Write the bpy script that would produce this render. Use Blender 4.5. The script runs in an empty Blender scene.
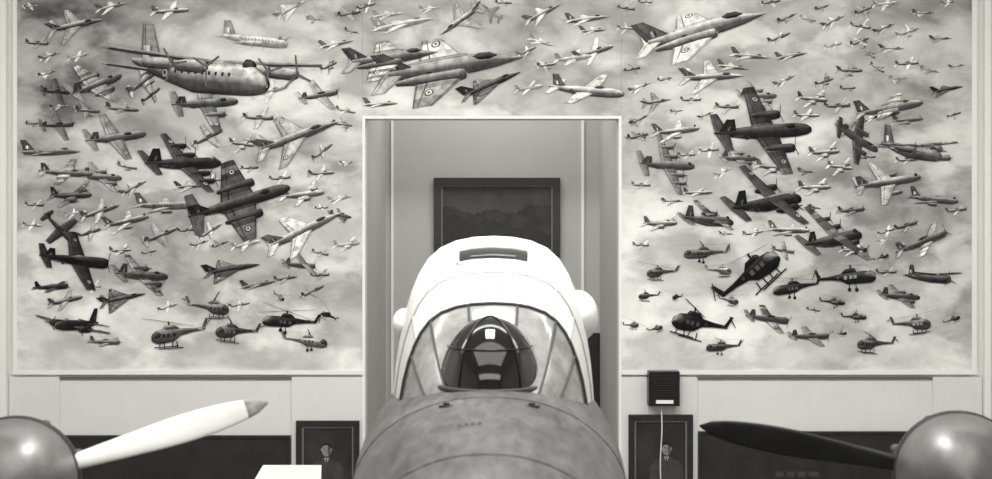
import bpy, math, random
from mathutils import Vector, Matrix
random.seed(7)
CAMZ=4.6; D=20.0; S=D/1377.8
def X(u): return (u-496)*S
def Z(v): return CAMZ-(v-239.5)*S
TINT=(1.0,0.99,0.955)
# ---------------------------------------------------------------- materials
def mat(name,col,rough=0.6,var=0.0,scale=5.0,metal=0.0,detail=5.0,spec=0.4,bump=0.0,tint=TINT):
    m=bpy.data.materials.new(name); m.use_nodes=True
    nt=m.node_tree; b=nt.nodes['Principled BSDF']
    c=[col*t for t in tint]+[1]
    b.inputs['Base Color'].default_value=c
    b.inputs['Roughness'].default_value=rough
    b.inputs['Metallic'].default_value=metal
    b.inputs['Specular IOR Level'].default_value=spec
    if var>0 or bump>0:
        tc=nt.nodes.new('ShaderNodeTexCoord'); n=nt.nodes.new('ShaderNodeTexNoise')
        n.inputs['Scale'].default_value=scale; n.inputs['Detail'].default_value=detail
        n.inputs['Roughness'].default_value=0.65
        nt.links.new(tc.outputs['Object'],n.inputs['Vector'])
        if var>0:
            r=nt.nodes.new('ShaderNodeMapRange')
            r.inputs['From Min'].default_value=0.3; r.inputs['From Max'].default_value=0.7
            r.inputs['To Min'].default_value=1-var; r.inputs['To Max'].default_value=1+var
            nt.links.new(n.outputs['Fac'],r.inputs['Value'])
            x=nt.nodes.new('ShaderNodeVectorMath'); x.operation='SCALE'
            x.inputs[0].default_value=c[:3]
            nt.links.new(r.outputs['Result'],x.inputs['Scale'])
            nt.links.new(x.outputs['Vector'],b.inputs['Base Color'])
        if bump>0:
            bp=nt.nodes.new('ShaderNodeBump'); bp.inputs['Strength'].default_value=bump; bp.inputs['Distance'].default_value=0.02
            nt.links.new(n.outputs['Fac'],bp.inputs['Height']); nt.links.new(bp.outputs['Normal'],b.inputs['Normal'])
    return m
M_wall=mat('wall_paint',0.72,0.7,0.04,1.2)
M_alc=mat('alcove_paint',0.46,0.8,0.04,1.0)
M_trim=mat('white_trim',0.84,0.45)
M_trimsh=mat('painted_recess_shadow',0.12,0.7)  # dark colour painted in as the shadow along recess tops
M_floor=mat('floor_vinyl',0.22,0.35,0.15,2.0)
M_ceil=mat('ceiling_paint',0.7,0.9)
M_dark=mat('dark_board',0.018,0.5,0.4,3.0)
M_darkf=mat('dark_wood_frame',0.022,0.35,0.3,8.0)
M_gold=mat('gilt_fillet',0.18,0.35,0.2,10)
M_black=mat('black_paint',0.010,0.35)
M_white=mat('white_card',0.85,0.5)
M_roof=mat('cabin_white_paint',0.86,0.4,0.04,2.0)
M_seam=mat('seam_dark',0.05,0.6)
M_seaml=mat('seam_light',0.42,0.5)
M_glassd=mat('dark_perspex',0.010,0.06,spec=0.7)
M_glassl=mat('pale_perspex',0.30,0.12,0.5,3.0,spec=0.7)
M_steel=mat('spinner_metal',0.19,0.38,0.22,4,metal=0.4)
M_cowl=mat('engine_cowl',0.08,0.4,0.2,4)
M_bladeW=mat('blade_pale',0.80,0.35,0.05,5)
M_bladeD=mat('blade_dark',0.016,0.35,0.3,5)
M_cable=mat('white_cable',0.7,0.5)
M_stand=mat('stand_steel',0.12,0.4,metal=0.5)
M_body=mat('fuselage_paint',0.095,0.48,0.38,1.6,detail=6,bump=0.0)
nt=M_body.node_tree; bs=nt.nodes['Principled BSDF']
src=bs.inputs['Base Color'].links[0].from_socket
tc=nt.nodes.new('ShaderNodeTexCoord'); mp=nt.nodes.new('ShaderNodeMapping'); mp.inputs['Scale'].default_value=(7,1.6,7)
n2=nt.nodes.new('ShaderNodeTexNoise'); n2.inputs['Scale'].default_value=1.8; n2.inputs['Detail'].default_value=11; n2.inputs['Roughness'].default_value=.82
nt.links.new(tc.outputs['Object'],mp.inputs['Vector']); nt.links.new(mp.outputs['Vector'],n2.inputs['Vector'])
r2=nt.nodes.new('ShaderNodeMapRange'); r2.inputs['From Min'].default_value=.38; r2.inputs['From Max'].default_value=.62; r2.inputs['To Min'].default_value=.5; r2.inputs['To Max'].default_value=1.7
nt.links.new(n2.outputs['Fac'],r2.inputs['Value'])
s2=nt.nodes.new('ShaderNodeVectorMath'); s2.operation='SCALE'; nt.links.new(src,s2.inputs[0]); nt.links.new(r2.outputs['Result'],s2.inputs['Scale'])
nt.links.new(s2.outputs['Vector'],bs.inputs['Base Color'])
rr2=nt.nodes.new('ShaderNodeMapRange'); rr2.inputs['To Min'].default_value=.3; rr2.inputs['To Max'].default_value=.6
nt.links.new(n2.outputs['Fac'],rr2.inputs['Value']); nt.links.new(rr2.outputs['Result'],bs.inputs['Roughness'])

def vcol_mat(name,noise=True):
    m=bpy.data.materials.new(name); m.use_nodes=True
    nt=m.node_tree; b=nt.nodes['Principled BSDF']; b.inputs['Roughness'].default_value=0.75
    b.inputs['Specular IOR Level'].default_value=0.1
    a=nt.nodes.new('ShaderNodeAttribute'); a.attribute_name='Col'
    tc=nt.nodes.new('ShaderNodeTexCoord'); n=nt.nodes.new('ShaderNodeTexNoise')
    n.inputs['Scale'].default_value=11; n.inputs['Detail'].default_value=6
    nt.links.new(tc.outputs['Object'],n.inputs['Vector'])
    r=nt.nodes.new('ShaderNodeMapRange')
    r.inputs['From Min'].default_value=0.3; r.inputs['From Max'].default_value=0.7
    r.inputs['To Min'].default_value=0.65; r.inputs['To Max'].default_value=1.3
    nt.links.new(n.outputs['Fac'],r.inputs['Value'])
    x=nt.nodes.new('ShaderNodeVectorMath'); x.operation='SCALE'
    nt.links.new(a.outputs['Color'],x.inputs[0]); nt.links.new(r.outputs['Result'],x.inputs['Scale'])
    nt.links.new(x.outputs['Vector'],b.inputs['Base Color'])
    return m
M_art=vcol_mat('painted_aircraft')

def sky_mat():
    m=bpy.data.materials.new('painted_cloudscape'); m.use_nodes=True
    nt=m.node_tree; L=nt.links; b=nt.nodes['Principled BSDF']; b.inputs['Roughness'].default_value=0.75
    b.inputs['Specular IOR Level'].default_value=0.1
    tc=nt.nodes.new('ShaderNodeTexCoord')
    mp=nt.nodes.new('ShaderNodeMapping'); mp.inputs['Rotation'].default_value=(0,math.radians(28),0)
    mp.inputs['Scale'].default_value=(0.6,1,1.0)
    L.new(tc.outputs['Object'],mp.inputs['Vector'])
    def noise(sc,det,dist,src,rough=0.55):
        n=nt.nodes.new('ShaderNodeTexNoise'); n.inputs['Scale'].default_value=sc; n.inputs['Detail'].default_value=det
        n.inputs['Distortion'].default_value=dist; n.inputs['Roughness'].default_value=rough; L.new(src,n.inputs['Vector']); return n.outputs['Fac']
    def rng(v,a,b_,c,d,smooth=False):
        r=nt.nodes.new('ShaderNodeMapRange'); 
        if smooth: r.interpolation_type='SMOOTHSTEP'
        for k,q in zip(('From Min','From Max','To Min','To Max'),(a,b_,c,d)): r.inputs[k].default_value=q
        L.new(v,r.inputs['Value']); return r.outputs['Result']
    def op(o,a,b_):
        q=nt.nodes.new('ShaderNodeMath'); q.operation=o
        for i,s in enumerate((a,b_)):
            if isinstance(s,(int,float)): q.inputs[i].default_value=s
            else: L.new(s,q.inputs[i])
        return q.outputs[0]
    big=rng(noise(0.42,3,0.6,mp.outputs['Vector']),0.36,0.64,0,1,True)
    puff=rng(noise(1.0,9,0.2,mp.outputs['Vector']),0.46,0.57,0,1,True)
    fine=rng(noise(2.6,8,0.3,mp.outputs['Vector']),0.36,0.64,0,1,True)
    v=op('ADD',op('MULTIPLY',big,0.20),op('MULTIPLY',puff,0.25))
    v=op('ADD',v,op('MULTIPLY',fine,0.18))
    v=op('ADD',v,0.25)
    sx=nt.nodes.new('ShaderNodeSeparateXYZ'); L.new(tc.outputs['Object'],sx.inputs[0])
    ax=rng(op('ABSOLUTE',sx.outputs['X'],0),4.2,7.0,0,1,True)
    zz=rng(sx.outputs['Z'],4.8,8.0,0,1,True)
    v=op('SUBTRACT',v,op('MULTIPLY',op('MULTIPLY',ax,zz),0.24))
    low=rng(sx.outputs['Z'],2.7,4.8,0.13,0)
    v=op('ADD',v,low)
    ml=nt.nodes.new('ShaderNodeVectorMath'); ml.operation='SCALE'; ml.inputs[0].default_value=TINT
    L.new(v,ml.inputs['Scale']); L.new(ml.outputs['Vector'],b.inputs['Base Color'])
    return m
M_sky=sky_mat()

# ---------------------------------------------------------------- mesh helper
class MB:
    def __init__(s): s.v=[];s.f=[];s.m=[];s.sm=[];s.mats=[]
    def mi(s,m):
        if m not in s.mats: s.mats.append(m)
        return s.mats.index(m)
    def add(s,vs,fs,m,smooth=False):
        o=len(s.v); s.v+= [tuple(p) for p in vs]; k=s.mi(m)
        for f in fs: s.f.append([i+o for i in f]); s.m.append(k); s.sm.append(smooth)
    def box(s,x0,x1,y0,y1,z0,z1,m):
        x0,x1=sorted((x0,x1));z0,z1=sorted((z0,z1));y0,y1=sorted((y0,y1))
        vs=[(x0,y0,z0),(x1,y0,z0),(x1,y1,z0),(x0,y1,z0),(x0,y0,z1),(x1,y0,z1),(x1,y1,z1),(x0,y1,z1)]
        s.add(vs,[(0,3,2,1),(4,5,6,7),(0,1,5,4),(1,2,6,5),(2,3,7,6),(3,0,4,7)],m)
    def loft(s,rings,m,closed=True,cap=True,smooth=True):
        n=len(rings[0]); vs=[p for r in rings for p in r]; fs=[]
        for i in range(len(rings)-1):
            for j in range(n if closed else n-1):
                a=i*n+j; b=i*n+(j+1)%n
                fs.append((a,b,b+n,a+n))
        s.add(vs,fs,m,smooth)
        if cap and closed:
            s.add(rings[0],[tuple(range(n))[::-1]],m); s.add(rings[-1],[tuple(range(n))],m)
    def tube(s,p0,p1,r,m,r1=None,n=12):
        p0=Vector(p0);p1=Vector(p1);d=(p1-p0).normalized()
        a=d.orthogonal().normalized();b=d.cross(a); r1=r if r1 is None else r1
        R=[[p+a*q*math.cos(t*2*math.pi/n)+b*q*math.sin(t*2*math.pi/n) for t in range(n)] for p,q in((p0,r),(p1,r1))]
        s.loft(R,m)
    def obj(s,name,parent=None):
        me=bpy.data.meshes.new(name); me.from_pydata(s.v,[],s.f)
        for m in s.mats: me.materials.append(m)
        for p,k,q in zip(me.polygons,s.m,s.sm): p.material_index=k; p.use_smooth=q
        me.update(); o=bpy.data.objects.new(name,me); bpy.context.collection.objects.link(o)
        if parent: o.parent=parent
        return o
def empty(name):
    e=bpy.data.objects.new(name,None); bpy.context.collection.objects.link(e); return e
def curves(name,lines,rad,m,parent=None):
    c=bpy.data.curves.new(name,'CURVE'); c.dimensions='3D'; c.bevel_depth=rad; c.bevel_resolution=2
    for l in lines:
        sp=c.splines.new('POLY'); sp.points.add(len(l)-1)
        for i,p in enumerate(l): sp.points[i].co=(p[0],p[1],p[2],1)
    c.materials.append(m); o=bpy.data.objects.new(name,c); bpy.context.collection.objects.link(o)
    if parent: o.parent=parent
    return o

# ---------------------------------------------------------------- room shell
XL,XR=X(365.5),X(618.5); ZT=Z(119); CW=0.042
CEIL=9.2; W=9.0
def quick(name,*bx):
    b=MB()
    for q in bx: b.box(*q)
    return b.obj(name)
quick('floor',(-W,W,-5,24.2,-0.1,0,M_floor))
quick('ceiling',(-W,W,-5,20.25,CEIL,CEIL+0.1,M_ceil))
quick('wall_left',(-W-0.15,-W,-5,20.25,0,CEIL,M_wall))
quick('wall_right',(W,W+0.15,-5,20.25,0,CEIL,M_wall))
quick('wall_rear',(-W,W,-5.15,-5,0,CEIL,M_wall))
quick('wall_front',(-W,XL,D,D+0.25,0,CEIL,M_wall),(XR,W,D,D+0.25,0,CEIL,M_wall),(XL,XR,D,D+0.25,ZT,CEIL,M_wall))
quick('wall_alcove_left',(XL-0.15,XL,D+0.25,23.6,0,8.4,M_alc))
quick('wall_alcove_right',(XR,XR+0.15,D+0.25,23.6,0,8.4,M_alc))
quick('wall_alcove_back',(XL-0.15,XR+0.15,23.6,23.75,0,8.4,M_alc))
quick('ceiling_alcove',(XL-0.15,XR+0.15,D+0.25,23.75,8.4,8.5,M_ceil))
ZB=Z(370)
quick('trim_1',(XL-CW,XL,D-0.05,D,0,ZT+CW,M_trim),(XR,XR+CW,D-0.05,D,0,ZT+CW,M_trim),(XL,XR,D-0.05,D,ZT,ZT+CW,M_trim))
quick('trim_2',(X(14),XL-CW,D-0.07,D,ZB-0.06,ZB,M_trim),(XR+CW,X(976),D-0.07,D,ZB-0.06,ZB,M_trim))
quick('trim_3',(X(14),X(18),D-0.05,D,ZB,CEIL,M_trim),(X(971),X(976),D-0.05,D,ZB,CEIL,M_trim))
quick('trim_4',(X(3),X(9),D-0.12,D,0,CEIL,M_trim),(X(982),X(988),D-0.12,D,0,CEIL,M_trim))
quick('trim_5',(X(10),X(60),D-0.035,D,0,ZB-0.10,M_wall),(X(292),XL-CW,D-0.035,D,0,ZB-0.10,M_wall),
      (X(60),X(292),D-0.035,D,ZB-0.13,ZB-0.10,M_trimsh),  # strip painted as shadow under the recess's top edge, left panel
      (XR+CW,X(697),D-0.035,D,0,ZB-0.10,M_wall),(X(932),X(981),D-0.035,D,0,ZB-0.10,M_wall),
      (X(697),X(932),D-0.035,D,ZB-0.13,ZB-0.10,M_trimsh))  # same painted shadow strip for the right panel
quick('baseboard_front',(-W,XL-0.06,D-0.05,D,0,0.16,M_trim),(XR+0.06,W,D-0.05,D,0,0.16,M_trim))
quick('trim_6',(0.4,XR,23.55,23.6,0,CAMZ-(333-239.5)*23.6/1377.8,M_darkf))
quick('trim_7',(XR-0.32,XR-0.27,23.56,23.6,0,8.4,M_trim),(XL+0.1,XL+0.14,23.56,23.6,0,8.4,M_trim))

# ---------------------------------------------------------------- painted aircraft generator
Lp=Vector((-0.30,-0.40,0.86)).normalized()
def lerp(a,b,t): return a+(b-a)*t
class Pl:
    def __init__(s): s.q=[]
    def loft(s,secs,tone,n=10,belly=1.0):
        rings=[];nor=[]
        for i,(x,yc,zc,ry,rz) in enumerate(secs):
            j=min(i+1,len(secs)-1);k=max(i-1,0)
            sl=-((secs[j][3]+secs[j][4])-(secs[k][3]+secs[k][4]))/2/((secs[j][0]-secs[k][0]) or 1)
            R=[];N=[]
            for a in range(n):
                t=2*math.pi*(a+0.5)/n
                R.append(Vector((x,yc+ry*math.cos(t),zc+rz*math.sin(t))))
                N.append(Vector((sl,math.cos(t),math.sin(t))).normalized())
            rings.append(R);nor.append(N)
        for i in range(len(secs)-1):
            for a in range(n):
                b=(a+1)%n
                tt=tone*random.uniform(0.8,1.15)
                if math.sin(2*math.pi*(a+1)/n)<-.3: tt*=belly
                s.q.append(([rings[i][a],rings[i][b],rings[i+1][b],rings[i+1][a]],[nor[i][a],nor[i][b],nor[i+1][b],nor[i+1][a]],tt,1))
    def quad(s,vs,n,tone,cull=True):
        s.q.append(([Vector(v) for v in vs],[Vector(n)]*len(vs),tone,3 if cull else 0))
    def surf(s,root,tip,th,tone,up,ns=6,camo=0):
        up=Vector(up); cs=[0,0.07,0.3,0.6,0.72,0.76,0.94,1]; hh=[0,0.35,0.5,0.42,0.28,0.24,.06,0]
        fac=[.6,1,1.08,.95,.2,.9,.4]
        for side in(1,-1):
            for i in range(ns):
                t0=i/ns;t1=(i+1)/ns
                seg=random.uniform(.82,1.12)
                if camo: seg*=random.choice([.55,1,1.6])
                for c in range(7):
                    P=[]
                    for (t,k) in((t0,c),(t1,c),(t1,c+1),(t0,c+1)):
                        le=lerp(Vector(root[0]),Vector(tip[0]),t);te=lerp(Vector(root[1]),Vector(tip[1]),t)
                        P.append(lerp(le,te,cs[k])+up*side*hh[k]*th*lerp(1,.5,t))
                    n=up*side+Vector((0.5-c*0.14,0,0))
                    tt=tone*seg*random.uniform(0.9,1.08)*fac[c]*(1.0 if side>0 else 1.3)
                    s.q.append((P,[n.normalized()]*4,tt,2))
    def blades(s,c,r,k,axis,a0,w,tone):
        ax=Vector(axis);u=ax.orthogonal().normalized();v=ax.cross(u)
        for i in range(k):
            a=a0+2*math.pi*i/k; d=u*math.cos(a)+v*math.sin(a); p=ax.cross(d)
            c=Vector(c)
            s.q.append(([c-p*w,c+d*r-p*w*.7,c+d*r+p*w*.7,c+p*w],[Vector((0,-.4,.9))]*4,tone,0))
    def disc(s,c,r,up,tone,n=12):
        up=Vector(up);u=up.orthogonal().normalized();v=up.cross(u);c=Vector(c)
        for rr,tn,o in((r,0.08,0),(r*.72,1.5,.002),(r*.35,.20,.004)):
            P=[c+up*o+u*rr*math.cos(6.283*i/n)+v*rr*math.sin(6.283*i/n) for i in range(n)]
            s.q.append((P,[up]*n,tn*max(tone,.6),3))

def make(tp,tone,w):
    p=Pl(); big=w>44
    if tp.startswith('heli'):
        heavy=tp=='helis'
        rz=0.115 if not heavy else 0.10; ln=0.40 if not heavy else 0.55
        p.loft([(ln,0,-.02,.01,.01),(ln-.03,0,-.01,.055,.06),(ln-.1,0,0,.085,rz*.92),(ln-.22,0,.01,.095,rz),(0.02,0,.02,.085,rz*.9),(-.1,0,.05,.05,.055),(-.3,0,.06,.028,.03),(-.52,0,.07,.016,.02)],tone,12,1.3)
        p.loft([(ln+.004,0,-.015,.012,.01),(ln-.035,0,.005,.06,.058),(ln-.1,0,.025,.088,.078),(ln-.17,0,.03,.08,.05)],0.12 if tone>.2 else .5,12)
        p.loft([(.2,0,.12,.01,.01),(.15,0,.13,.05,.045),(.0,0,.13,.045,.04),(-.1,0,.09,.01,.01)],tone*.8,8)
        p.surf(((-.46,0,.07),(-.53,0,.07)),((-.53,0,.22),(-.58,0,.22)),.02,tone,(0,1,0),3)
        p.surf(((-.38,.0,.07),(-.45,.0,.07)),((-.40,.13,.07),(-.45,.13,.07)),.01,tone,(0,0,1),2)
        p.surf(((-.38,.0,.07),(-.45,.0,.07)),((-.40,-.13,.07),(-.45,-.13,.07)),.01,tone,(0,0,1),2)
        hub=(0.1,0,.22)
        p.loft([(.115,0,.19,.014,.04),(.085,0,.19,.014,.04)],.1,6)
        p.blades(hub,.70,2 if not heavy else 4,(0.06,0,1),random.uniform(0.2,1.3),.014,.07)
        p.blades((-.56,-.03,.16),.1,2,(0,1,0),random.uniform(0,3),.009,.1)
        for y in(-.09,.09):
            if not heavy:
                p.loft([(.32,y,-.17,.008,.008),(-.1,y,-.18,.008,.008)],.1,5)
                for xx in(.22,.0): p.quad([(xx-.009,y*.8,-.08),(xx+.009,y*.8,-.08),(xx+.009,y,-.18),(xx-.009,y,-.18)],(0,-1,.2),.1,False)
            else:
                p.quad([(.1,y,-.07),(.12,y,-.07),(.12,y*1.2,-.16),(.1,y*1.2,-.16)],(0,-1,.2),.1,False)
                p.loft([(.145,y*1.2,-.165,.004,.004),(.13,y*1.2,-.165,.015,.03),(.09,y*1.2,-.165,.015,.03),(.075,y*1.2,-.165,.004,.004)],.08,8)
        for xx in(.02,.12,.2):
            for sgn in(-1,1): p.quad([(xx,sgn*.097,.0),(xx+.055,sgn*.097,.0),(xx+.055,sgn*.092,.055),(xx,sgn*.092,.055)],(0,sgn,.2),.12 if tone>.3 else .9)
        for sgn in(-1,1): p.disc((-.12,sgn*.052,.05),.028,(0,sgn,0),tone)
        return p
    P=dict(
     fighter=dict(fr=.052,wx=.10,cr=.30,ct=.10,hs=.34,sw=.30,wz=0,nose='p',eng=[],fin=(.19,.2,.16),tail=(.16,.17,.12),can=(.22,.16)),
     delta=dict(fr=.05,wx=.16,cr=.52,ct=.05,hs=.31,sw=.46,wz=-.01,nose='p',eng=[],fin=(.18,.24,.18),tail=(.13,.17,.14),can=(.24,.15)),
     bigfight=dict(fr=.062,wx=.12,cr=.40,ct=.14,hs=.34,sw=.26,wz=-.02,nose='p',eng=[(.075,-.02,-.01,.5,.042,0),(-.075,-.02,-.01,.5,.042,0)],fin=(.19,.22,.18),tail=(.18,.20,.14),can=(.22,.2)),
     sjet=dict(fr=.055,wx=.12,cr=.24,ct=.11,hs=.42,sw=.07,wz=-.01,nose='r',eng=[],fin=(.16,.17,.08),tail=(.13,.2,.04),can=(.18,.17)),
     twinjet=dict(fr=.058,wx=.16,cr=.34,ct=.12,hs=.44,sw=.10,wz=0,nose='r',eng=[(.17,.08,0,.36,.042,0),(-.17,.08,0,.36,.042,0)],fin=(.19,.2,.12),tail=(.15,.22,.06),can=(.26,.12)),
     prop1=dict(fr=.066,wx=.20,cr=.24,ct=.13,hs=.48,sw=.03,wz=-.03,nose='b',eng=[],fin=(.15,.16,.07),tail=(.14,.2,.03),can=(.06,.26),pr=1),
     highp=dict(fr=.065,wx=.22,cr=.20,ct=.15,hs=.58,sw=.01,wz=.07,nose='b',eng=[],fin=(.17,.16,.06),tail=(.13,.2,.03),can=(.18,.16),pr=1),
     twin=dict(fr=.062,wx=.16,cr=.24,ct=.11,hs=.52,sw=.05,wz=-.02,nose='r',eng=[(.2,.14,-.01,.28,.042,1),(-.2,.14,-.01,.28,.042,1)],fin=(.18,.18,.08),tail=(.14,.22,.04),can=(.26,.13)),
     four=dict(fr=.062,wx=.16,cr=.22,ct=.08,hs=.55,sw=.06,wz=-.02,nose='r',eng=[(.17,.15,-.01,.24,.03,1),(-.17,.15,-.01,.24,.03,1),(.33,.12,0,.2,.028,1),(-.33,.12,0,.2,.028,1)],fin=(.19,.2,.1),tail=(.14,.23,.05),can=(.38,.07)),
     highfour=dict(fr=.078,wx=.14,cr=.18,ct=.09,hs=.68,sw=.03,wz=.075,nose='b2',eng=[(.2,.16,.05,.22,.034,1),(-.2,.16,.05,.22,.034,1),(.4,.14,.05,.2,.03,1),(-.4,.14,.05,.2,.03,1)],fin=(.21,.17,.10),tail=(.15,.25,.05),can=(.36,.08)),
     hightwin=dict(fr=.075,wx=.16,cr=.18,ct=.09,hs=.60,sw=.03,wz=.08,nose='b2',eng=[(.2,.17,.05,.3,.04,1),(-.2,.17,.05,.3,.04,1)],fin=(.24,.2,.1),tail=(.15,.25,.05),can=(.36,.08)),
     liner=dict(fr=.058,wx=.12,cr=.24,ct=.08,hs=.48,sw=.24,wz=-.03,nose='r',eng=[(.2,.06,-.05,.16,.028,0),(-.2,.06,-.05,.16,.028,0)],fin=(.19,.18,.14),tail=(.13,.2,.1),can=(.42,.05)))[tp]
    r=P['fr']
    if P['nose']=='p': secs=[(.5,0,-.01,.002,.002),(.42,0,-.008,.018,.018),(.3,0,0,r*.7,r*.75),(.15,0,.005,r,r),(-.1,0,.0,r*1.05,r*1.05),(-.3,0,.005,r*.85,r*.85),(-.47,0,.01,r*.6,r*.6),(-.475,0,.01,r*.2,r*.2)]
    elif P['nose']=='r': secs=[(.5,0,-.01,.004,.004),(.485,0,-.008,r*.45,r*.42),(.44,0,-.003,r*.8,r*.75),(.34,0,0,r,r),(.15,0,0,r,r),(.0,0,0,r,r),(-.2,0,.008,r*.8,r*.8),(-.4,0,.02,r*.4,r*.42),(-.5,0,.03,.006,.01)]
    elif P['nose']=='b': secs=[(.46,0,0,.012,.012),(.45,0,0,r*.82,r*.82),(.40,0,0,r,r),(.27,0,0,r*.97,r),(.05,0,0,r*.85,r),(-.2,0,.01,r*.6,r*.7),(-.4,0,.02,r*.3,r*.35),(-.5,0,.03,.005,.01)]
    else: secs=[(.5,0,-.02,.01,.01),(.47,0,-.015,r*.6,r*.55),(.40,0,-.003,r*.9,r*.9),(.3,0,0,r,r),(.12,0,0,r,r),(-.02,0,0,r,r),(-.2,0,.02,r*.8,r*.75),(-.4,0,.045,r*.35,r*.4),(-.5,0,.06,.006,.012)]
    camo=1 if (.18<tone<.5 and big) else 0
    p.loft(secs,tone,12,1.9 if tone<.55 else 1.0)
    wx,cr,ct,hs,sw,wz=[P[k] for k in('wx','cr','ct','hs','sw','wz')]
    for sgn in(1,-1):
        y0=r*.5*sgn;y1=hs*sgn;dz=.03 if tp not in('fighter','bigfight','delta') else -.005
        p.surf(((wx,y0,wz),(wx-cr,y0,wz)),((wx-sw,y1,wz+dz),(wx-sw-ct,y1,wz+dz)),.03,tone,(0,0,1),7,camo)
        tc,ts,tw=P['tail']; tz=.02
        p.surf(((-.34,0,tz),(-.34-tc,0,tz)),((-.34-tw,ts*sgn,tz+.01),(-.34-tw-tc*.55,ts*sgn,tz+.01)),.016,tone,(0,0,1),4)
        if big:
            xm=wx-sw*.72-(lerp(cr,ct,.72))*.42
            p.disc((xm,hs*.72*sgn,wz+.034),.034,(0,0,1),tone); p.disc((xm,hs*.72*sgn,wz-.02),.034,(0,0,-1),tone)
            p.disc((-.17,sgn*(r*.95),.01),.030,(0,sgn,0),tone)
    fh,fc,fs=P['fin']
    p.surf(((-.27,0,.03),(-.27-fc,0,.03)),((-.27-fs,0,.03+fh),(-.27-fs-fc*.45,0,.03+fh)),.02,tone*1.1,(0,1,0),4)
    if big:
        for sgn in(1,-1):
            for q,(tn) in enumerate((.12,1.3,.3)):
                xa=-.27-fs*.3-fc*.25-q*.022
                p.quad([(xa,sgn*.017,.03+fh*.22),(xa-.022,sgn*.017,.03+fh*.22),(xa-.022,sgn*.017,.03+fh*.5),(xa,sgn*.017,.03+fh*.5)],(0,sgn,.6),tn)
    cx,cl=P['can']
    p.loft([(cx+cl/2,0,r*.7,.004,.004),(cx+cl*.25,0,r*.85,r*.42,r*.38),(cx-cl*.1,0,r*.85,r*.48,r*.48),(cx-cl/2,0,r*.75,.006,.01)],.10 if tone>.2 else .6,8)
    for (y,x,z,ln,er,pr) in P['eng']:
        p.loft([(x+.10+.01,y,z,er*.3,er*.3),(x+.10,y,z,er*.85,er*.85),(x+.06,y,z,er,er),(x-ln*.4,y,z,er*.9,er*.9),(x+.1-ln,y,z,er*.35,er*.35)],tone*.9,10)
        if pr: p.blades((x+.115,y,z),.095,3,(1,0,0),random.uniform(0,2),.007,.1)
        else: p.loft([(x+.112,y,z,er*.1,er*.1),(x+.113,y,z,er*.62,er*.62)],.04,8)
    if P.get('pr'): p.blades((.465,0,0),.15,3,(1,0,0),random.uniform(0,2),.009,.1)
    if tp in('liner','four','highfour','hightwin') and big:
        for sgn in(1,-1):
            for k in range(9):
                xx=.3-k*.05; p.quad([(xx,sgn*r*1.02,.012),(xx+.018,sgn*r*1.02,.012),(xx+.018,sgn*r*.99,.03),(xx,sgn*r*.99,.03)],(0,sgn,0),.1)
    if tone<.5 and big:
        for sgn in(1,-1): p.quad([(-.3,sgn*r*.75,.012),(-.22,sgn*r*.82,.012),(-.22,sgn*r*.8,.03),(-.3,sgn*r*.73,.03)],(0,sgn,.1),.9)
    return p

AV=[];AF=[];AC=[]
def place(i,u,v,w,tp,dr=1,th=0,ps=30,el=25,bk=0,tone=.6):
    p=make(tp,tone,w)
    Mx=Matrix.Rotation(math.radians(el),3,'X')@Matrix.Rotation(-math.radians(ps),3,'Z')@Matrix.Rotation(math.radians(bk),3,'X')
    ax=Mx@Vector((1,0,0)); cur=math.atan2(ax.z,ax.x)
    Mx=Matrix.Rotation(-(math.radians(th)-cur),3,'Y')@Mx
    out=[]
    for vs,ns,tn,kind in p.q:
        V=[Mx@a for a in vs];N=[Mx@a for a in ns]
        nm=sum(N,Vector())/len(N)
        if kind and nm.y>0.05: continue
        if dr<0:
            V=[Vector((-a.x,a.y,a.z)) for a in V];N=[Vector((-a.x,a.y,a.z)) for a in N]
        out.append((V,N,tn,kind))
    xs=[a.x for V,_,_,_ in out for a in V];zs=[a.z for V,_,_,_ in out for a in V];ys=[a.y for V,_,_,_ in out for a in V]
    sc=w*S/(max(xs)-min(xs)); cx=(max(xs)+min(xs))/2;cz=(max(zs)+min(zs))/2;y0=min(ys);y1=max(ys)
    by=D-0.034-0.00012*i
    for V,N,tn,kind in out:
        o=len(AV)
        for a,n in zip(V,N):
            AV.append((X(u)+(a.x-cx)*sc, by+(a.y-y0)/(y1-y0)*0.003, Z(v)+(a.z-cz)*sc))
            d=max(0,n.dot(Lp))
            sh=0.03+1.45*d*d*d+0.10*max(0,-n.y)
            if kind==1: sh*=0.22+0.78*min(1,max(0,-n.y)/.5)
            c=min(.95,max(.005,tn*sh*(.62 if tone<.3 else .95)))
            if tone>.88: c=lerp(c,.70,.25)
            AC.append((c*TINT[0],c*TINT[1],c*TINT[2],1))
        AF.append(list(range(o,o+len(V))))

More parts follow.
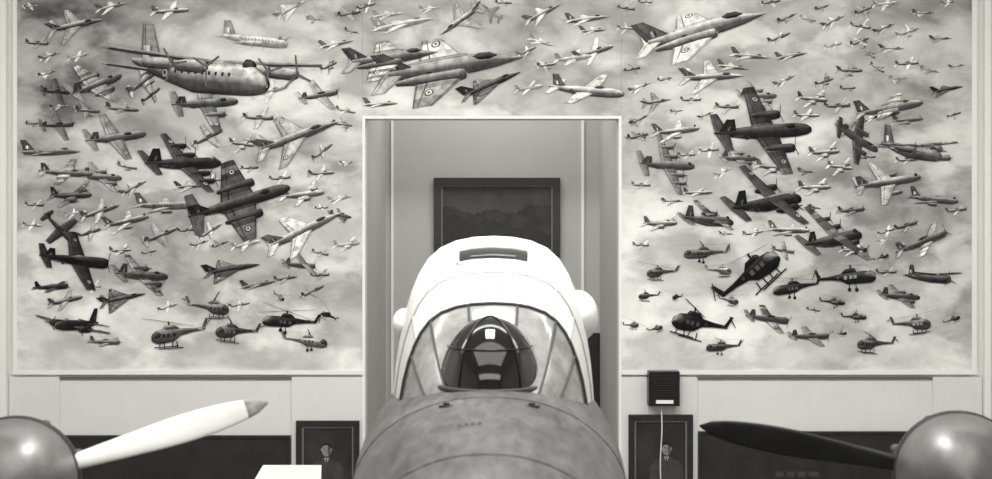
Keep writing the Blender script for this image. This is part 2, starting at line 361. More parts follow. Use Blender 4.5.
A=[
(75,28,60,'fighter',1,12,30,30,20,.5),(212,60,222,'highfour',1,-4,50,8,-13,.72),(252,36,76,'four',1,-6,35,10,-6,.95),
(57,92,32,'prop1',1,-2,-35,40,5,.3),(93,84,60,'twinjet',1,22,-48,34,5,.45),(143,82,34,'twin',1,40,20,40,0,.5),
(205,103,68,'twin',1,4,-30,45,5,.42),(122,108,36,'sjet',1,-3,20,20,0,.4),(58,125,38,'prop1',1,4,-40,40,5,.4),
(115,137,64,'sjet',1,8,-42,38,5,.55),(50,148,64,'fighter',1,2,15,6,0,.35),(66,172,56,'sjet',1,-2,25,20,10,.4),
(180,163,84,'four',1,2,-38,26,4,.18),(207,137,34,'prop1',1,30,-20,50,0,.45),(258,118,34,'prop1',1,0,30,35,0,.55),
(270,91,36,'sjet',1,15,35,35,0,.9),(295,143,90,'fighter',1,20,22,25,28,.6),(318,95,44,'prop1',1,12,-38,34,5,.65),
(238,201,106,'twinjet',1,17,2,55,6,.22),(241,144,28,'twin',1,-5,45,30,0,.55),(322,153,22,'sjet',1,40,20,30,0,.5),
(321,173,28,'sjet',1,5,30,30,0,.55),(302,194,46,'twin',1,8,30,22,0,.75),(100,177,46,'twin',1,-2,-40,25,0,.7),
(133,190,30,'fighter',1,30,30,35,0,.6),(164,203,66,'liner',1,2,20,12,0,.5),(100,211,40,'sjet',1,20,30,30,0,.55),
(70,195,46,'twin',1,3,40,20,0,.25),(60,228,38,'prop1',1,-45,20,50,10,.22),(76,261,72,'prop1',1,-6,-35,36,4,.12),
(126,223,48,'liner',1,14,30,20,0,.55),(160,235,38,'sjet',1,24,-18,46,6,.5),(190,187,34,'fighter',1,5,30,25,0,.45),
(302,236,82,'fighter',1,26,12,22,24,.85),(231,272,60,'delta',1,10,20,28,10,.2),(246,244,30,'sjet',1,15,30,25,0,.9),
(300,262,38,'highp',1,-4,-40,25,0,.5),(320,275,22,'prop1',1,5,35,25,0,.35),(346,244,28,'twin',1,8,35,20,0,1.0),
(52,286,40,'prop1',1,5,30,12,0,.13),(140,275,58,'twin',1,-2,-42,24,3,.35),(122,301,50,'delta',1,12,20,28,25,.28),
(66,300,36,'sjet',1,15,35,25,0,.4),(75,322,76,'twin',-1,0,60,6,0,.2),(105,341,36,'prop1',1,0,30,12,0,.4),
(178,333,70,'helib',-1,-6,25,8,0,.5),(206,305,48,'helib',1,-4,30,10,0,.4),(241,329,50,'helib',-1,4,30,8,0,.3),
(290,318,64,'helis',-1,6,25,10,0,.14),(310,340,62,'helis',1,-4,25,5,0,.6),(258,285,38,'fighter',1,12,20,12,0,.35),
(330,312,20,'helib',-1,30,50,20,0,.2),(282,296,20,'helib',1,-30,40,20,0,.3),(112,9,34,'fighter',1,15,30,25,0,.8),
(170,11,40,'sjet',1,5,30,25,0,.8),(50,58,24,'fighter',1,20,30,35,0,.6),(345,110,22,'sjet',1,-10,30,25,0,.8),
(336,46,36,'fighter',1,12,20,20,0,.85),(290,12,36,'delta',1,30,30,45,0,1.05),(152,95,22,'prop1',1,40,30,40,0,.35),
(187,230,20,'prop1',1,10,35,25,0,.35),(210,180,24,'sjet',1,5,30,25,0,.6),(250,168,20,'prop1',1,5,30,25,0,.35),
(35,205,22,'prop1',1,0,30,25,0,.5),(340,200,26,'fighter',1,15,30,20,0,1.0),(90,232,26,'prop1',1,20,30,30,0,.4),
(210,232,24,'sjet',1,35,25,40,0,.7),(120,250,24,'twin',1,5,30,20,0,.75),(280,178,24,'prop1',1,8,30,25,0,.75),
(320,253,20,'prop1',1,-10,30,25,0,.5),(60,108,22,'fighter',1,10,30,20,0,.5),
(390,62,98,'bigfight',1,8,20,26,10,.42),(447,74,154,'bigfight',1,9,18,30,10,.46),(488,89,66,'delta',1,24,18,20,14,.25),
(584,89,80,'sjet',1,-4,35,26,-6,.8),(402,26,64,'fighter',1,12,15,14,0,.95),(388,16,34,'fighter',1,8,25,20,0,.9),
(463,18,48,'fighter',-1,-35,40,40,20,.8),(492,14,24,'fighter',-1,40,40,40,20,.9),(541,16,40,'fighter',1,28,25,30,0,.85),(586,20,46,'fighter',1,8,20,18,0,.8),
(592,52,42,'sjet',1,18,35,30,0,.75),(572,58,40,'sjet',1,8,30,20,0,.9),(528,88,30,'sjet',1,12,35,20,0,.95),(380,103,38,'fighter',1,4,20,12,0,.75),
(592,31,30,'fighter',1,5,30,20,0,.85),(540,40,28,'fighter',1,-15,30,20,0,1.0),(430,10,24,'fighter',1,10,30,20,0,.95),
(698,39,136,'bigfight',1,16,16,26,4,.76),(710,78,66,'fighter',1,3,35,30,10,.7),(655,103,32,'fighter',1,10,40,35,20,.5),
(674,132,50,'liner',1,8,30,20,0,.75),(726,107,28,'prop1',1,0,40,25,0,.5),(778,38,24,'sjet',1,25,30,20,0,.55),
(790,57,34,'fighter',1,12,20,14,0,.6),(748,54,42,'fighter',1,-4,25,20,0,.75),(755,96,42,'twin',1,2,-40,26,4,.7),
(731,65,34,'fighter',1,-6,25,20,0,.6),(868,53,16,'prop1',1,-40,30,25,0,.7),(876,68,18,'prop1',1,-30,30,25,0,.6),
(887,107,70,'twinjet',1,12,22,14,5,.45),(945,92,34,'delta',1,12,35,25,0,.2),(760,131,102,'twin',1,4,-36,40,4,.24),
(810,99,34,'twin',1,-4,40,24,0,.6),(836,106,30,'prop1',1,5,30,25,0,.5),(805,115,28,'sjet',1,0,30,25,0,.7),
(905,120,34,'liner',1,6,30,12,0,.4),(856,140,42,'twin',1,-30,-40,38,4,.5),(822,152,34,'twin',1,5,40,22,0,.65),
(912,143,90,'hightwin',1,-8,48,10,-8,.34),(665,165,58,'four',1,-2,-44,40,4,.6),(736,158,40,'twin',1,0,-38,26,0,.6),
(770,167,38,'twin',1,-3,40,20,0,.6),(764,195,90,'hightwin',1,12,-46,32,-2,.16),(885,184,70,'liner',1,10,-10,38,4,.6),
(705,215,58,'hightwin',1,-2,-36,20,-2,.3),(658,223,38,'twin',1,3,40,15,0,.7),(696,192,32,'sjet',1,3,30,15,0,.7),
(812,187,36,'twin',1,2,35,20,0,.7),(838,167,28,'twin',1,-6,40,30,0,.8),(850,210,32,'prop1',1,8,35,15,0,.35),
(930,196,54,'liner',1,-4,30,10,0,.35),(832,233,78,'highfour',1,14,-46,32,-2,.26),(922,240,56,'prop1',1,24,30,22,0,.45),
(786,228,46,'liner',1,0,30,12,0,.7),(930,275,62,'highp',1,-4,42,6,-6,.2),(935,158,34,'prop1',1,0,30,10,0,.35),
(702,252,62,'helis',-1,0,25,6,0,.4),(658,271,44,'helib',-1,0,30,10,0,.4),(720,270,36,'helib',1,0,30,5,0,.65),
(748,272,76,'helib',1,42,35,-5,0,.10),(795,286,58,'helis',-1,-6,30,6,0,.14),(848,277,74,'helis',1,8,32,-4,0,.11),
(833,301,30,'helis',1,0,30,10,0,.2),(897,296,44,'twin',1,-2,-35,22,0,.35),(912,322,54,'helib',1,5,32,5,0,.3),
(855,316,36,'helis',1,3,30,5,0,.2),(877,342,42,'helib',-1,3,32,6,0,.4),(650,295,24,'helib',-1,0,30,6,0,.35),
(676,296,24,'helib',-1,0,60,6,0,.25),(702,320,66,'helib',-1,14,40,5,0,.12),(767,319,48,'prop1',1,-6,-36,26,0,.45),
(808,336,44,'prop1',1,2,-30,24,0,.4),(720,346,50,'helis',-1,0,32,4,0,.32),(656,326,22,'helib',1,20,40,6,0,.3),
(640,185,22,'prop1',1,0,30,20,0,.6),(905,160,24,'prop1',1,5,30,20,0,.6),(870,120,22,'fighter',1,20,30,20,0,.8),
(640,245,20,'prop1',1,0,40,20,0,.7),(850,250,26,'twin',1,0,40,20,0,.7),(905,225,26,'prop1',1,20,40,20,0,.35),
(730,300,30,'helib',1,-8,35,8,0,.5),(760,258,22,'prop1',1,4,30,20,0,.7),(790,205,24,'sjet',1,4,30,20,0,.8),
(885,272,24,'prop1',1,4,30,20,0,.5),(690,100,24,'prop1',1,4,30,20,0,.8),(845,128,24,'prop1',1,-30,30,50,0,.5),
(955,210,24,'prop1',1,10,30,20,0,.5),(686,155,20,'prop1',1,4,30,20,0,.6),
]
rr=random.Random(21)
tries=0; added=0
while added<80 and tries<12000:
    tries+=1
    u=rr.uniform(28,958); v=rr.uniform(2,335)
    if v>230 and rr.random()<.6: continue
    if 350<u<634 and v>98: continue
    w=rr.uniform(15,28)
    if all(math.hypot(u-a[0],(v-a[1])*1.6)>(w+a[2])*0.47 for a in A):
        A.append((u,v,w,rr.choice(['fighter','sjet','twin','prop1','liner','delta'] if v<250 else ['prop1','twin','sjet','helib']),1,rr.uniform(-12,30),rr.choice([-1,1])*rr.uniform(15,40),rr.uniform(15,34),rr.uniform(0,10),rr.uniform(.35,1.0))); added+=1
A.sort(key=lambda a:a[2])
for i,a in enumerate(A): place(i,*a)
yb=D-0.03; ZM=8.6
sky=[((X(18),yb,ZB),(XL-CW,yb,ZB),(XL-CW,yb,ZM),(X(18),yb,ZM)),
     ((XL-CW+.003,yb,ZT+CW),(XR+CW-.003,yb,ZT+CW),(XR+CW-.003,yb,ZM),(XL-CW+.003,yb,ZM)),
     ((XR+CW,yb,ZB),(X(971),yb,ZB),(X(971),yb,ZM),(XR+CW,yb,ZM))]
nA=len(AF)
for q in sky:
    o=len(AV); AV+=list(q); AC+=[(.5,.5,.5,1)]*4; AF.append([o,o+1,o+2,o+3])
me=bpy.data.meshes.new('mural'); me.from_pydata(AV,[],AF)
me.materials.append(M_art); me.materials.append(M_sky)
for k,pl in enumerate(me.polygons): pl.material_index=0 if k<nA else 1
ca=me.color_attributes.new('Col','FLOAT_COLOR','POINT')
ca.data.foreach_set('color',[c for q in AC for c in q])
mo=bpy.data.objects.new('mural',me); bpy.context.collection.objects.link(mo)

# ---------------------------------------------------------------- wall furniture
def ellipse(cx,cz,rx,rz,y,n=20): return [(cx+rx*math.cos(6.2832*i/n),y,cz+rz*math.sin(6.2832*i/n)) for i in range(n)]
M_skin=mat('portrait_skin',0.24,0.6,0.2,20); M_skind=mat('portrait_shadow',0.07,0.6); M_unif=mat('portrait_uniform',0.045,0.6,0.3,10)
M_pbg=mat('portrait_background',0.022,0.5,0.6,2.5); M_shirt=mat('portrait_shirt',0.38,0.6)
def portrait(u0,u1,v0,v1,hx,hv,hr):
    b=MB(); y=D-0.04; f=0.085
    x0,x1,z0,z1=X(u0),X(u1),Z(v1),Z(v0)
    b.box(x0,x1,y-0.07,y,z1-f,z1,M_darkf);b.box(x0,x1,y-0.07,y,z0,z0+f,M_darkf)
    b.box(x0,x0+f,y-0.07,y,z0+f,z1-f,M_darkf);b.box(x1-f,x1,y-0.07,y,z0+f,z1-f,M_darkf)
    g=f+.022
    for q in((x0+f,x1-f,z1-g,z1-f),(x0+f,x1-f,z0+f,z0+g),(x0+f,x0+g,z0+g,z1-g),(x1-g,x1-f,z0+g,z1-g)): b.box(q[0],q[1],y-0.05,y,q[2],q[3],M_gold)
    b.box(x0+g,x1-g,y-0.02,y,z0+g,z1-g,M_pbg)
    yy=y-0.022; cx=X(hx);cz=Z(hv);r=hr*S
    lim=lambda x:max(x0+g,min(x1-g,x))
    sh=[(lim(cx-r*2.9),yy,z0+g),(lim(cx-r*2.6),yy,cz-r*2.8),(lim(cx-r*1.9),yy,cz-r*1.95),(cx-r*.5,yy,cz-r*1.35),(cx+r*.5,yy,cz-r*1.35),(lim(cx+r*1.9),yy,cz-r*1.95),(lim(cx+r*2.6),yy,cz-r*2.8),(lim(cx+r*2.9),yy,z0+g)]
    b.add(sh,[tuple(range(8))],M_unif)
    b.add([(cx-r*.40,yy-.001,cz-r*1.25),(cx,yy-.001,cz-r*2.3),(cx+r*.40,yy-.001,cz-r*1.25)],[(0,1,2)],M_shirt)
    b.add([(cx-r*.1,yy-.0015,cz-r*1.4),(cx-r*.14,yy-.0015,cz-r*2.3),(cx+r*.14,yy-.0015,cz-r*2.3),(cx+r*.1,yy-.0015,cz-r*1.4)],[(0,1,2,3)],M_unif)
    b.add([(cx-r*.4,yy-.002,cz-r*.6),(cx-r*.35,yy-.002,cz-r*1.3),(cx+r*.35,yy-.002,cz-r*1.3),(cx+r*.4,yy-.002,cz-r*.6)],[(0,1,2,3)],M_skind)
    b.add(ellipse(cx,cz,r*.74,r*1.02,yy-.003),[tuple(range(20))],M_skin)
    b.add([(cx+r*.25,yy-.0035,cz+r*.7),(cx+r*.70,yy-.0035,cz+r*.3),(cx+r*.58,yy-.0035,cz-r*.6),(cx+r*.25,yy-.0035,cz-r*.9)],[(0,1,2,3)],M_skind)
    for s in(-1,1):
        b.add(ellipse(cx+s*r*.3,cz+r*.12,r*.13,r*.06,yy-.004,8),[tuple(range(8))],M_black)
        b.add(ellipse(cx+s*r*.3,cz+r*.28,r*.18,r*.035,yy-.004,8),[tuple(range(8))],M_black)
        b.add(ellipse(cx+s*r*.76,cz,r*.10,r*.22,yy-.0025,8),[tuple(range(8))],M_skin)
    b.add(ellipse(cx,cz-r*.5,r*.22,r*.05,yy-.004,8),[tuple(range(8))],M_skind)
    b.add([(cx-r*.02,yy-.004,cz+r*.1),(cx-r*.10,yy-.004,cz-r*.22),(cx+r*.1,yy-.004,cz-r*.22)],[(0,1,2)],M_skind)
    top=[(cx+r*.80*math.cos(a),yy-.005,cz+r*.20+r*.90*math.sin(a)) for a in [math.pi*k/12 for k in range(13)]]
    inn=[(cx-r*.64,yy-.005,cz+r*.35),(cx-r*.40,yy-.005,cz+r*.62),(cx+r*.1,yy-.005,cz+r*.68),(cx+r*.64,yy-.005,cz+r*.35)]
    b.add(top+inn,[tuple(range(17))],M_black)
    return b.obj('portrait_painting')
portrait(297,360,420,502,327,449,6.5)
portrait(628,692,414,500,666,448,6.2)

b=MB(); y=D-0.035
b.box(X(648),X(676),y-0.22,y,Z(404),Z(370),M_black)
for k in range(9):
    z=Z(374+k*2.4); b.box(X(651),X(673),y-0.232,y-0.22,z-0.010,z,M_darkf)
b.box(X(654),X(671),y-0.235,y-0.22,Z(401.5),Z(398),M_white)
sx0,sx1=X(648),X(676)
b.box(sx0-.02,sx0,y-.225,y,Z(404),Z(370),M_darkf);b.box(sx1,sx1+.02,y-.225,y,Z(404),Z(370),M_darkf)
lp=b.obj('loudspeaker')
curves('speaker_cable',[[(X(660)+0.012*math.sin(k*.7),D-0.14,Z(404)-k*0.13) for k in range(15)]],0.010,M_cable)

def board(u0,u1,v0,z0,marks):
    b=MB();y=D-.005
    b.box(X(u0),X(u1),y-0.05,y,z0,Z(v0),M_dark)
    f=.035
    for q in((X(u0),X(u1),Z(v0)-f,Z(v0)),(X(u0),X(u1),z0,z0+f),(X(u0),X(u0)+f,z0+f,Z(v0)-f),(X(u1)-f,X(u1),z0+f,Z(v0)-f)):
        b.box(q[0],q[1],y-0.075,y-0.05,q[2],q[3],M_darkf)
    for (a,c,d,e) in marks: b.box(X(a),X(c),y-0.053,y-0.05,Z(e),Z(d),M_seam)
    return b.obj('display_board')
board(64,291,435,0.35,[(120,135,480,495),(150,270,483,485),(150,260,490,492)])
board(698,930,431,0.35,[(775,783,471,476),(786,794,471,476),(797,805,471,476),(808,818,471,476)])

S2=23.6/1377.8
def X2(u): return (u-496)*S2
def Z2(v): return CAMZ-(v-239.5)*S2
b=MB(); y=23.595; x0,x1,z0,z1=X2(434),X2(560),Z2(258),Z2(178); f=.13
for q in((x0,x1,z1-f,z1),(x0,x1,z0,z0+f),(x0,x0+f,z0+f,z1-f),(x1-f,x1,z0+f,z1-f)): b.box(q[0],q[1],y-.09,y,q[2],q[3],M_darkf)
g=f+.02
for q in((x0+f,x1-f,z1-g,z1-f),(x0+f,x1-f,z0+f,z0+g),(x0+f,x0+g,z0+g,z1-g),(x1-g,x1-f,z0+g,z1-g)): b.box(q[0],q[1],y-.06,y,q[2],q[3],M_gold)
M_l1=mat('landscape_sky',0.045,0.5,0.5,2.0);M_l2=mat('landscape_hill',0.022,0.5,0.8,4.0);M_l3=mat('landscape_dark',0.013,0.5,0.5,5.0)
b.box(x0+g,x1-g,y-.03,y,z0+g,z1-g,M_l1)
def hill(m,yy,base,amp,seed):
    rr=random.Random(seed); pts=[]
    n=40
    for i in range(n+1):
        t=i/n; pts.append((lerp(x0+g,x1-g,t),yy,base+amp*math.sin(t*2.6+seed)+.05*rr.random()+.04*math.sin(t*17)))
    b.add(pts+[(x1-g,yy,z0+g),(x0+g,yy,z0+g)],[tuple(range(n+3))],m)
hill(M_l2,y-.031,z1-.45,.16,3.6); hill(M_l3,y-.032,z1-.85,.15,1.4)
b.obj('landscape_painting')

b=MB()
cx=X(290)*18.4/20; yb_=18.4
zt=CAMZ-(465-239.5)*18.4/1377.8
hw=.42
b.add([(cx-hw-.05,yb_-.28,zt-.22),(cx+hw+.03,yb_-.28,zt-.22),(cx+hw,yb_,zt),(cx-hw+.06,yb_,zt),
       (cx-hw-.05,yb_-.28,zt-.25),(cx+hw+.03,yb_-.28,zt-.25),(cx+hw,yb_,zt-.03),(cx-hw+.06,yb_,zt-.03)],
      [(0,1,2,3),(7,6,5,4),(0,4,5,1),(1,5,6,2),(2,6,7,3),(3,7,4,0)],M_white)
b.box(cx-.05,cx+.05,yb_-.2,yb_-.1,.04,zt-.17,M_stand); b.box(cx-.3,cx+.3,yb_-.4,yb_+.1,0,.04,M_stand)
b.obj('information_lectern')

# ---------------------------------------------------------------- foreground aircraft
AC0=-0.04
plane=empty('bomber_aircraft')
def smooth_table(rows,step=0.06,win=7):
    y0,y1=rows[0][0],rows[-1][0]; n=int((y1-y0)/step)+1; out=[]
    def at(y,k):
        for a,b_ in zip(rows,rows[1:]):
            if a[0]<=y<=b_[0]: return lerp(a[k],b_[k],(y-a[0])/(b_[0]-a[0]))
        return rows[0][k] if y<y0 else rows[-1][k]
    for i in range(n+1):
        y=y0+(y1-y0)*i/n; r=[y]
        h=min(win*step/2,(y-y0),(y1-y))
        for k in range(1,len(rows[0])):
            r.append(sum(at(y+h*(j/4),k) for j in range(-4,5))/9)
        out.append(r)
    return out
FT=smooth_table([(4.1,.02,1.60,1.65,.05),(4.16,.16,1.42,1.65,.22),(4.35,.32,1.22,1.65,.42),(4.7,.46,1.08,1.66,.56),(5.2,.56,1.0,1.67,.68),(5.9,.66,.96,1.67,.78),(7.0,.76,.95,1.66,.86),(8.0,.83,.95,1.64,.9),(9.0,.89,.95,1.62,.93),(10,.93,.95,1.6,.95),(13,.92,.97,1.6,.9),(15,.75,1.05,1.6,.7),(17,.5,1.2,1.6,.45),(18.2,.2,1.4,1.6,.2),(18.4,.03,1.55,1.6,.03)])
EX=2.15
def fring(r,off=0,n=56,a0=0,a1=2*math.pi,full=True):
    y,hw,td,cd,hb=r; R=[]
    m=n if full else n+1
    for j in range(m):
        t=a0+(a1-a0)*j/n; c,s=math.cos(t),math.sin(t); e=2/EX
        ht=(cd-td) if s>0 else hb
        R.append((AC0+(hw+off)*math.copysign(abs(c)**e,c),y,CAMZ-cd+(ht+off)*math.copysign(abs(s)**e,s)))
    return R
b=MB(); b.loft([fring(r) for r in FT],M_body); b.obj('fuselage',plane)
def frow(y): return min(FT,key=lambda r:abs(r[0]-y))
lines=[fring(frow(y),0.001,48,0.02*math.pi,0.98*math.pi,False) for y in(6.15,8.3)]
curves('fuselage_seams',lines,0.003,M_seam,plane)
PROF=[(1,0),(.985,.15),(.965,.28),(.93,.42),(.88,.56),(.82,.68),(.75,.78),(.66,.865),(.54,.93),(.38,.972),(.2,.993),(0,1)]
CT=smooth_table([(8.70,.40,.99),(8.95,.50,.86),(9.2,.58,.66),(9.5,.66,.43),(9.9,.715,.27),(10.4,.765,.12),(10.9,.80,.02),(11.3,.82,-.03),(12.2,.82,-.03),(13.4,.74,.2),(14.6,.6,.7),(15.4,.45,1.2)],0.05,6)
BD=1.36
def cpt(y,q,off=0):
    r=CT[-1]
    for a,c in zip(CT,CT[1:]):
        if a[0]<=y<=c[0]:
            tt=(y-a[0])/(c[0]-a[0]); r=[lerp(a[k],c[k],tt) for k in range(3)]; break
    hw,td=r[1],r[2]; H=BD-td
    k=(1-abs(q))*(len(PROF)-1); i=min(int(k),len(PROF)-2); f_=k-i
    px=lerp(PROF[i][0],PROF[i+1][0],f_);pz=lerp(PROF[i][1],PROF[i+1][1],f_)
    sg=1 if q>=0 else -1
    return (AC0+.02+sg*px*(hw+off),y,CAMZ-BD+pz*(H+off))
QS=[-1+2*j/66 for j in range(67)]
ysF=[8.70+.05*i for i in range(17)]; ysR=[9.5+.06*i for i in range(99)]; ysR=[y for y in ysR if y<15.4]
b=MB(); b.loft([[cpt(y,q) for q in QS] for y in ysF],M_glassl,closed=False); b.obj('windscreen_glazing',plane)
b=MB(); b.loft([[cpt(y,q) for q in QS] for y in ysR],M_roof,closed=False); b.obj('cabin_roof',plane)
arch=lambda y,o=.004:[cpt(y,q,o) for q in QS]
rib=lambda q,y0,y1,o=.004:[cpt(lerp(y0,y1,k/16),q,o) for k in range(17)]
curves('canopy_arches',[arch(9.5,.006)],0.013,M_seam,plane)
curves('canopy_ribs',[rib(q,8.8,9.5) for q in(-.60,-.36,-.12,.12,.36,.60)],0.009,M_seam,plane)
curves('roof_seams',[arch(10.0)]+[rib(q,9.5,10.0) for q in(-.52,-.34,-.14,.14,.34,.52)],0.007,M_seaml,plane)
b=MB()
def patch(y0,y1,q0,q1,off,m,n=14,mm=6):
    R=[[cpt(lerp(y0,y1,i/mm),lerp(q0,q1,j/n),off) for j in range(n+1)] for i in range(mm+1)]
    b.loft(R,m,closed=False)
hq=.165;hy0,hy1=10.28,10.66
patch(hy0,hy1,-hq,hq,.006,M_black)
patch(10.38,10.42,-.10,.10,.010,M_gold)
for (a,c,q0,q1) in((9.72,9.76,-.05,-.02),(9.72,9.76,.0,.03),(9.60,9.62,-.04,.04)): patch(a,c,q0,q1,.005,M_seaml,3,2)
b.obj('roof_hatch',plane)
curves('hatch_rim',[[cpt(hy0-.02,lerp(-hq,hq,k/16),.01) for k in range(17)]+[cpt(hy1+.02,lerp(hq,-hq,k/16),.01) for k in range(17)]+[cpt(hy0-.02,-hq,.01)]],0.012,M_roof,plane)
b=MB(); cxd,cyd,czd=AC0,9.17,CAMZ-.98; rings=[]
for i in range(13):
    ph=math.pi/2*i/12
    rings.append([(cxd+.345*math.cos(ph)*math.cos(6.2832*j/40),cyd+.50*math.cos(ph)*math.sin(6.2832*j/40),czd+.47*math.sin(ph)) for j in range(40)])
b.loft(rings,M_glassd,cap=False); b.obj('astrodome_glass',plane)
def dl(az): return [(cxd+.35*math.cos(p)*math.cos(az),cyd+.505*math.cos(p)*math.sin(az),czd+.475*math.sin(p)) for p in [math.pi/2*k/12 for k in range(13)]]
curves('dome_frame',[dl(math.radians(a)) for a in(-55,-125)]+[[(cxd+.35*math.cos(.62)*math.cos(a),cyd+.505*math.cos(.62)*math.sin(a),czd+.475*math.sin(.62)) for a in[math.pi*(1+k/20) for k in range(21)]]],0.005,M_black,plane)
curves('dome_base_ring',[[(cxd+.36*math.cos(a),cyd+.52*math.sin(a),czd+.02) for a in[math.pi*2*k/40 for k in range(41)]]],0.018,M_seam,plane)
def blister(name,x,y,z,rx,ry,rz):
    b=MB();R=[]
    for i in range(1,16):
        ph=-math.pi/2+math.pi*i/16
        R.append([(x+rx*math.cos(ph)*math.cos(6.2832*j/24),y+ry*math.cos(ph)*math.sin(6.2832*j/24),z+rz*math.sin(ph)) for j in range(24)])
    b.loft(R,M_roof); b.obj(name,plane)
blister('side_blister_1',AC0+.70,11.2,CAMZ-.62,.17,.40,.21)
blister('side_blister_2',AC0-.71,11.2,CAMZ-.68,.09,.35,.12)
def deck(x,y):
    r=frow(y);_,hw,td,cd,hb=r; e=EX
    return CAMZ-cd+(cd-td)*(1-abs((x-AC0)/hw)**e)**(1/e)
b=MB()
for (x,y) in((AC0-.25,8.05),(AC0+.25,8.05)):
    z=deck(x,y); b.tube((x,y,z-.02),(x,y,z+.008),.045,M_seam,n=20); b.tube((x,y,z),(x,y,z+.02),.02,M_black,n=12)
for k in range(4):
    x=AC0-.16+k*.035; z=deck(x,7.1)+.003; b.add([(x,7.07,z),(x+.022,7.07,z),(x+.022,7.17,z),(x,7.17,z)],[(0,1,2,3)],M_seam)
b.obj('deck_fittings',plane)
b=MB()
for sg in(-1,1):
    R=[]
    for (x,yl,yt,z,th) in((.6,8.6,11.6,1.95,.34),(3.2,8.9,11.2,2.0,.26),(7.2,9.5,10.8,2.15,.12)):
        prof=[(0,0),(.1,.38),(.3,.5),(.6,.36),(1,0),(.6,-.3),(.3,-.4),(.1,-.3)]
        R.append([(AC0+sg*x,lerp(yl,yt,a),z+c*th) for a,c in prof])
    b.loft(R,M_body)
b.obj('wing',plane)
b=MB()
for sg in(-1,1):
    x=AC0+sg*1.9
    b.tube((x,9.9,1.95),(x,9.6,.55),.07,M_stand); b.tube((x-.12,9.6,.5),(x+.12,9.6,.5),.5,M_black,n=32); b.tube((x-.14,9.6,.5),(x+.14,9.6,.5),.2,M_steel,n=20)
b.tube((AC0,17.6,2.9),(AC0,17.7,.3),.05,M_stand); b.tube((AC0-.08,17.7,.25),(AC0+.08,17.7,.25),.25,M_black,n=24)
b.obj('undercarriage',plane)

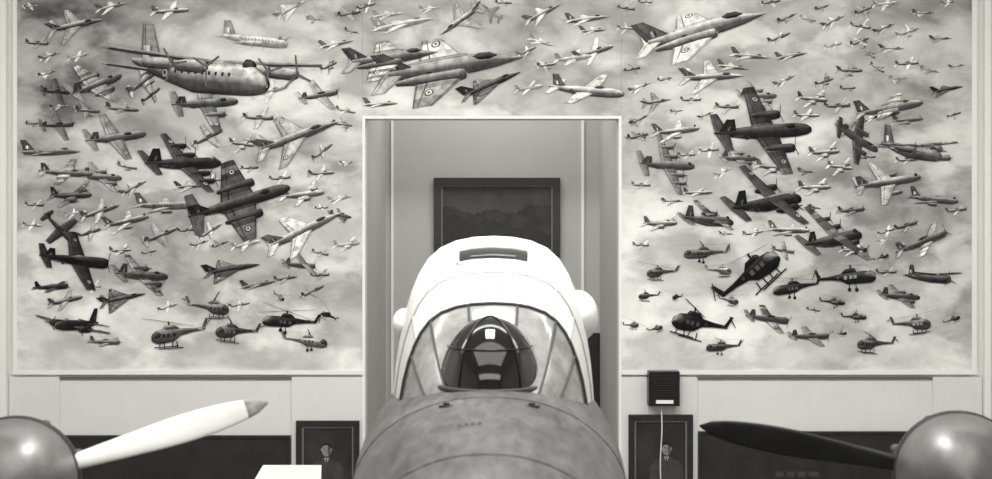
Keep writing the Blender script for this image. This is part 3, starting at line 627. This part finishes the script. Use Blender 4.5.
# ---------------------------------------------------------------- propeller engines on stands
def engine(cx,cz,cy,toe,angles,bm,tipdark):
    e=empty('propeller_engine')
    e.location=(cx,cy,cz); e.rotation_euler=(math.radians(-7),0,toe)
    b=MB(); n=48
    R=[]
    for i in range(15):
        t=i/14; y=-.62*(1-t); r=.365*math.sqrt(max(0.0004,1-(1-t)**2.0))
        R.append([(r*math.cos(6.2832*j/n),y,r*math.sin(6.2832*j/n)) for j in range(n)])
    b.loft(R,M_steel)
    b.loft([[(r*math.cos(6.2832*j/n),y,r*math.sin(6.2832*j/n)) for j in range(n)] for y,r in((-.10,.366),(-.095,.370),(-.085,.370),(-.08,.366))],M_seam,smooth=False)
    b.loft([[(r*math.cos(6.2832*j/n),y,r*math.sin(6.2832*j/n)) for j in range(n)] for y,r in((.0,.375),(.07,.375),(.075,.34))],M_cowl,smooth=False)
    o=b.obj('spinner',e)
    b=MB()
    b.loft([[(r*math.cos(6.2832*j/n),y,r*math.sin(6.2832*j/n)-d) for j in range(n)] for y,r,d in((.08,.33,.0),(.2,.35,.0),(.8,.34,.05),(1.3,.24,.08),(1.35,.02,.08))],M_cowl)
    for k in range(6):
        a=math.pi*(-.1)+k*math.pi*1.2/5
        b.tube((.35*math.cos(a),.3,.35*math.sin(a)-.02),(.37*math.cos(a),.55,.37*math.sin(a)-.03),.03,M_stand)
    b.obj('engine_cowling',e)
    b=MB()
    for a in angles:
        a=math.radians(a); d=Vector((math.cos(a),0,math.sin(a))); pr=Vector((-math.sin(a),0,math.cos(a))); ax=Vector((0,1,0))
        R=[]
        N=18
        for i in range(N+1):
            t=i/N; rr=lerp(.30,1.52,t)
            w=.055+.045*math.sin(min(1,t*1.5)*math.pi/2) 
            if t>.45: w*=max(.06,math.sqrt(max(0,1-((t-.45)/.55)**2.1)))
            tw=math.radians(lerp(48,14,t)); cd=pr*math.cos(tw)+ax*math.sin(tw); nn=d.cross(cd)
            th=lerp(.035,.008,t); c=d*rr
            R.append([c+cd*w*math.cos(q)+nn*th*math.sin(q) for q in[6.2832*j/16 for j in range(16)]])
        k=N-2
        b.loft(R[:k+1],bm); b.loft(R[k:],tipdark)
    b.obj('propeller_blades',e)
    b=MB()
    for sx in(-.3,.3):
        b.tube((cx+sx*.7-.0,cy+.5,cz-.30),(cx+sx*1.6,cy+.5,.05),.045,M_stand); b.tube((cx+sx*.7,cy+1.0,cz-.33),(cx+sx*1.6,cy+1.1,.05),.045,M_stand)
        b.box(cx+sx*1.6-.06,cx+sx*1.6+.06,cy+.3,cy+1.3,0,.06,M_stand)
    b.box(cx-.5,cx+.5,cy+.75,cy+.83,.06,.13,M_stand)
    o=b.obj('engine_stand',e)
    bpy.context.view_layer.update()
    o.matrix_parent_inverse=e.matrix_world.inverted()
M_tip=mat('blade_tip_grey',0.30,0.5,0.4,20)
engine(-2.80,CAMZ-1.40,8.0,math.radians(14),(15.6,135.6,255.6),M_bladeW,M_tip)
engine(2.69,CAMZ-1.37,8.0,math.radians(-14),(171,51,291),M_bladeD,M_bladeD)

# ---------------------------------------------------------------- lights
def area(name,loc,rot,sx,sy,pw,col=(1,.988,.96)):
    l=bpy.data.lights.new(name,'AREA'); l.shape='RECTANGLE'; l.size=sx; l.size_y=sy; l.energy=pw; l.color=col
    o=bpy.data.objects.new(name,l); o.location=loc; o.rotation_euler=[math.radians(a) for a in rot]; bpy.context.collection.objects.link(o); return o
area('ceiling_light',(0,13,CEIL-.05),(35,0,0),15,3,1350)
area('ceiling_light',(0,6,CEIL-.05),(0,0,0),9,5,400)
area('ceiling_light',(0,10.3,CEIL-.1),(0,0,0),1.6,2.0,420)  # added unseen spotlight, blows out the white cabin roof
area('ceiling_light',(0,-1,CEIL-.05),(40,0,0),14,4,720)
area('alcove_light',(X(492),22.0,8.35),(0,0,0),3,1.5,100)
w=bpy.data.worlds.new('world'); bpy.context.scene.world=w; w.use_nodes=True
w.node_tree.nodes['Background'].inputs[0].default_value=(.5,.49,.46,1); w.node_tree.nodes['Background'].inputs[1].default_value=.3
try: bpy.context.scene.view_settings.view_transform='Standard'
except Exception: pass

cam=bpy.data.cameras.new('camera'); cam.lens=50; cam.sensor_width=36; cam.sensor_fit='HORIZONTAL'
cam.dof.use_dof=True; cam.dof.focus_distance=D; cam.dof.aperture_fstop=2.4
co=bpy.data.objects.new('camera',cam); co.location=(0,0,CAMZ); co.rotation_euler=(math.pi/2,0,0); bpy.context.collection.objects.link(co)
bpy.context.scene.camera=co
